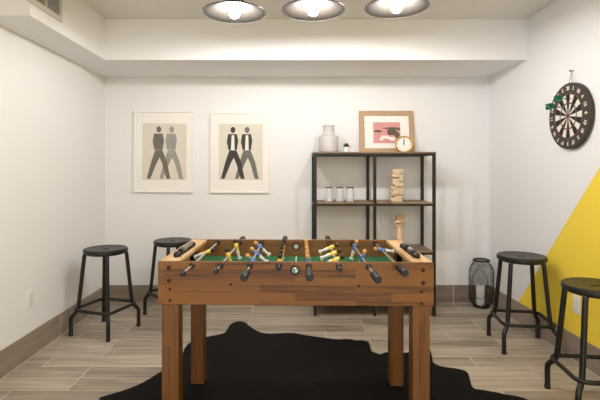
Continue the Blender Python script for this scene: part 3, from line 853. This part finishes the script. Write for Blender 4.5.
for k, nb in enumerate(nums):
    a = pi / 2 - pi / 10 * k
    cu = bpy.data.curves.new('number', 'FONT'); cu.body = str(nb); cu.size = .034; cu.align_x = 'CENTER'; cu.align_y = 'CENTER'; cu.extrude = .0006; cu.offset = .0009; cu.space_character = .9
    to = bpy.data.objects.new('number', cu); COL.objects.link(to)
    dg = bpy.context.evaluated_depsgraph_get(); me = bpy.data.meshes.new_from_object(to.evaluated_get(dg)); bpy.data.objects.remove(to)
    me.materials.clear(); me.materials.append(M['seg_white'])
    no = bpy.data.objects.new('number', me); COL.objects.link(no); no.parent = db
    no.location = (.178 * cos(a), .178 * sin(a), .0008); no.rotation_euler = (0, 0, a - pi / 2)
b = B(); tube(b, [(-.012, DR - .008, -.012), (.008, .288, -.020), (.024, DR - .008, -.012)], .0015, 6); obj('hanging_string', b, M['string'], db)
b = B(); tube(b, [(.008, .290, -.033), (.008, .290, -.010)], .003, 8); ball(b, (.008, .290, -.010), .006, 0, 10); obj('nail', b, M['string'], db)

def dart(y, z, pit, lab):
    t = thing('dart', lab, 'dart'); t.matrix_world = Matrix(((0, 0, -1, XR - .035), (-1, 0, 0, y), (0, 1, 0, z), (0, 0, 0, 1))) @ Matrix.Rotation(pit, 4, 'X')
    b = B(); tube(b, [(0, 0, -.004), (0, 0, .030)], .0012, 8); obj('point', b, M['steel'], t)
    b = B(); lathe(b, [(.0012, .028), (.0035, .034), (.0038, .068), (.0022, .072), (.002, .110), (0, .110)], 12); obj('barrel', b, M['brass'], t)
    b = B()
    for q in range(4):
        a = pi / 2 * q + pi / 4; c, s = cos(a), sin(a)
        pr_ = [(.0015, .084), (.018, .092), (.027, .102), (.026, .122), (.014, .132), (.0015, .132)]
        for off in (.0003,):
            A_ = [b.verts.new((r * c - off * s, r * s + off * c, z_)) for r, z_ in pr_]; C_ = [b.verts.new((r * c + off * s, r * s - off * c, z_)) for r, z_ in pr_]
            b.faces.new(A_); b.faces.new(list(reversed(C_)))
            for i in range(len(pr_)): b.faces.new((A_[i], C_[i], C_[(i + 1) % len(pr_)], A_[(i + 1) % len(pr_)]))
    obj('flight', b, M['flight'], t)
dart(2.915, 1.622, radians(-3), 'lower of two darts with green flights stuck in the dartboard')
dart(2.825, 1.662, radians(-2), 'upper of two darts with green flights stuck in the dartboard')

# ------------------------------------------------------------------ framed prints on back wall
def print_frame(px0, px1, py0, py1, ix0, ix1, iy0, iy1, lab, tone, tilt):
    s = 450 / (YB - .025)
    X = lambda p: (p - 290) / s
    Z = lambda p: 1.22 - (p - 169.5) / s
    w, h = X(px1) - X(px0), Z(py0) - Z(py1); cx = (X(px0) + X(px1)) / 2; z0 = Z(py1)
    t = thing('framed_print', lab, 'picture', (cx, YB - .026, z0)); t.rotation_euler = (0, radians(tilt), 0)
    obj('frame', frame_mesh(w, h, .012, .026), M['frame_white'], t)
    b = B(); box(b, -w / 2 + .012, w / 2 - .012, .008, .012, .012, h - .012); obj('mat_board', b, M['mat_white'], t)
    a0, a1, c0, c1 = X(ix0) - cx, X(ix1) - cx, Z(iy1) - z0, Z(iy0) - z0
    b = B(); box(b, a0, a1, .0070, .0079, c0, c1); pr = obj('print', b, M['cream'], t)
    Wp, Hp = a1 - a0, c1 - c0
    P_ = lambda u_, v_, y: (a0 + u_ * Wp, y, c0 + v_ * Hp)
    # plain generic stand-in: two overlapping abstract upright shapes
    def form(uc, y, mats, nm):
        b = B()
        poly(b, [P_(uc - .27, .02, y), P_(uc - .19, .02, y), P_(uc - .06, .27, y), P_(uc + .02, .40, y), P_(uc + .09, .27, y), P_(uc + .18, .02, y), P_(uc + .27, .02, y), P_(uc + .19, .32, y), P_(uc + .08, .53, y), P_(uc - .08, .53, y), P_(uc - .17, .32, y)], 0)
        poly(b, [P_(uc - .10, .535, y), P_(uc + .09, .535, y), P_(uc + .12, .70, y), P_(uc + .09, .82, y), P_(uc - .11, .82, y), P_(uc - .14, .68, y)], 1)
        poly(b, [P_(uc - .05 + .055 * cos(2 * pi * k / 16) + .05, .895 + .055 * sin(2 * pi * k / 16), y) for k in range(16)], 2)
        if tone == 'contrast': poly(b, [P_(uc - .045, .535, y - .0002), P_(uc + .04, .535, y - .0002), P_(uc + .03, .80, y - .0002), P_(uc - .03, .80, y - .0002)], 3)
        obj(nm, b, mats, pr)
    if tone == 'grey':
        form(.66, .0067, [M['ink_pale']] * 3 + [M['paper_white']], 'pale_shape')
        form(.37, .0062, [M['ink_mid']] * 3 + [M['paper_white']], 'dark_shape')
    else:
        form(.64, .0067, [M['ink_mid'], M['ink'], M['ink_mid'], M['paper_white']], 'pale_shape')
        form(.32, .0062, [M['ink'], M['ink'], M['ink'], M['paper_white']], 'dark_shape')
print_frame(133.2, 192, 111, 192.4, 142, 186, 123.4, 180, 'white framed print in mottled pale greys, nearer the left wall', 'grey', .4)
print_frame(210, 269.3, 112.4, 193, 218.5, 262.5, 124, 180, 'white framed print with near-black shapes, nearer the shelf unit', 'contrast', .3)

# ------------------------------------------------------------------ light
W = bpy.data.worlds.new('World'); SC.world = W; W.use_nodes = True
W.node_tree.nodes['Background'].inputs[0].default_value = (1.0, 0.985, 0.98, 1); W.node_tree.nodes['Background'].inputs[1].default_value = 1.75
def area(name, loc, rot, sx, sy, power, col):
    l = bpy.data.lights.new(name, 'AREA'); l.shape = 'RECTANGLE'; l.size = sx; l.size_y = sy; l.energy = power; l.color = col
    o = bpy.data.objects.new(name, l); COL.objects.link(o); o.location = loc; o.rotation_euler = rot
    return o
area('fill_light_behind', (0.1, -.6, 2.36), (0, 0, 0), 2.4, 1.6, 52, (1, .985, .98))  # unseen fill light added behind the camera to raise the ambient level

# ------------------------------------------------------------------ camera
cam = bpy.data.cameras.new('Camera'); co = bpy.data.objects.new('Camera', cam); COL.objects.link(co)
co.location = (0, 0, 1.22); co.rotation_euler = (radians(90), 0, 0)
cam.sensor_width = 36; cam.lens = 27.0; cam.shift_x = 10 / 600; cam.shift_y = -30.5 / 600; cam.clip_start = .05
SC.camera = co
SC.view_settings.view_transform = 'Standard'; SC.view_settings.look = 'None'; SC.view_settings.gamma = 1; SC.view_settings.exposure = 0.08
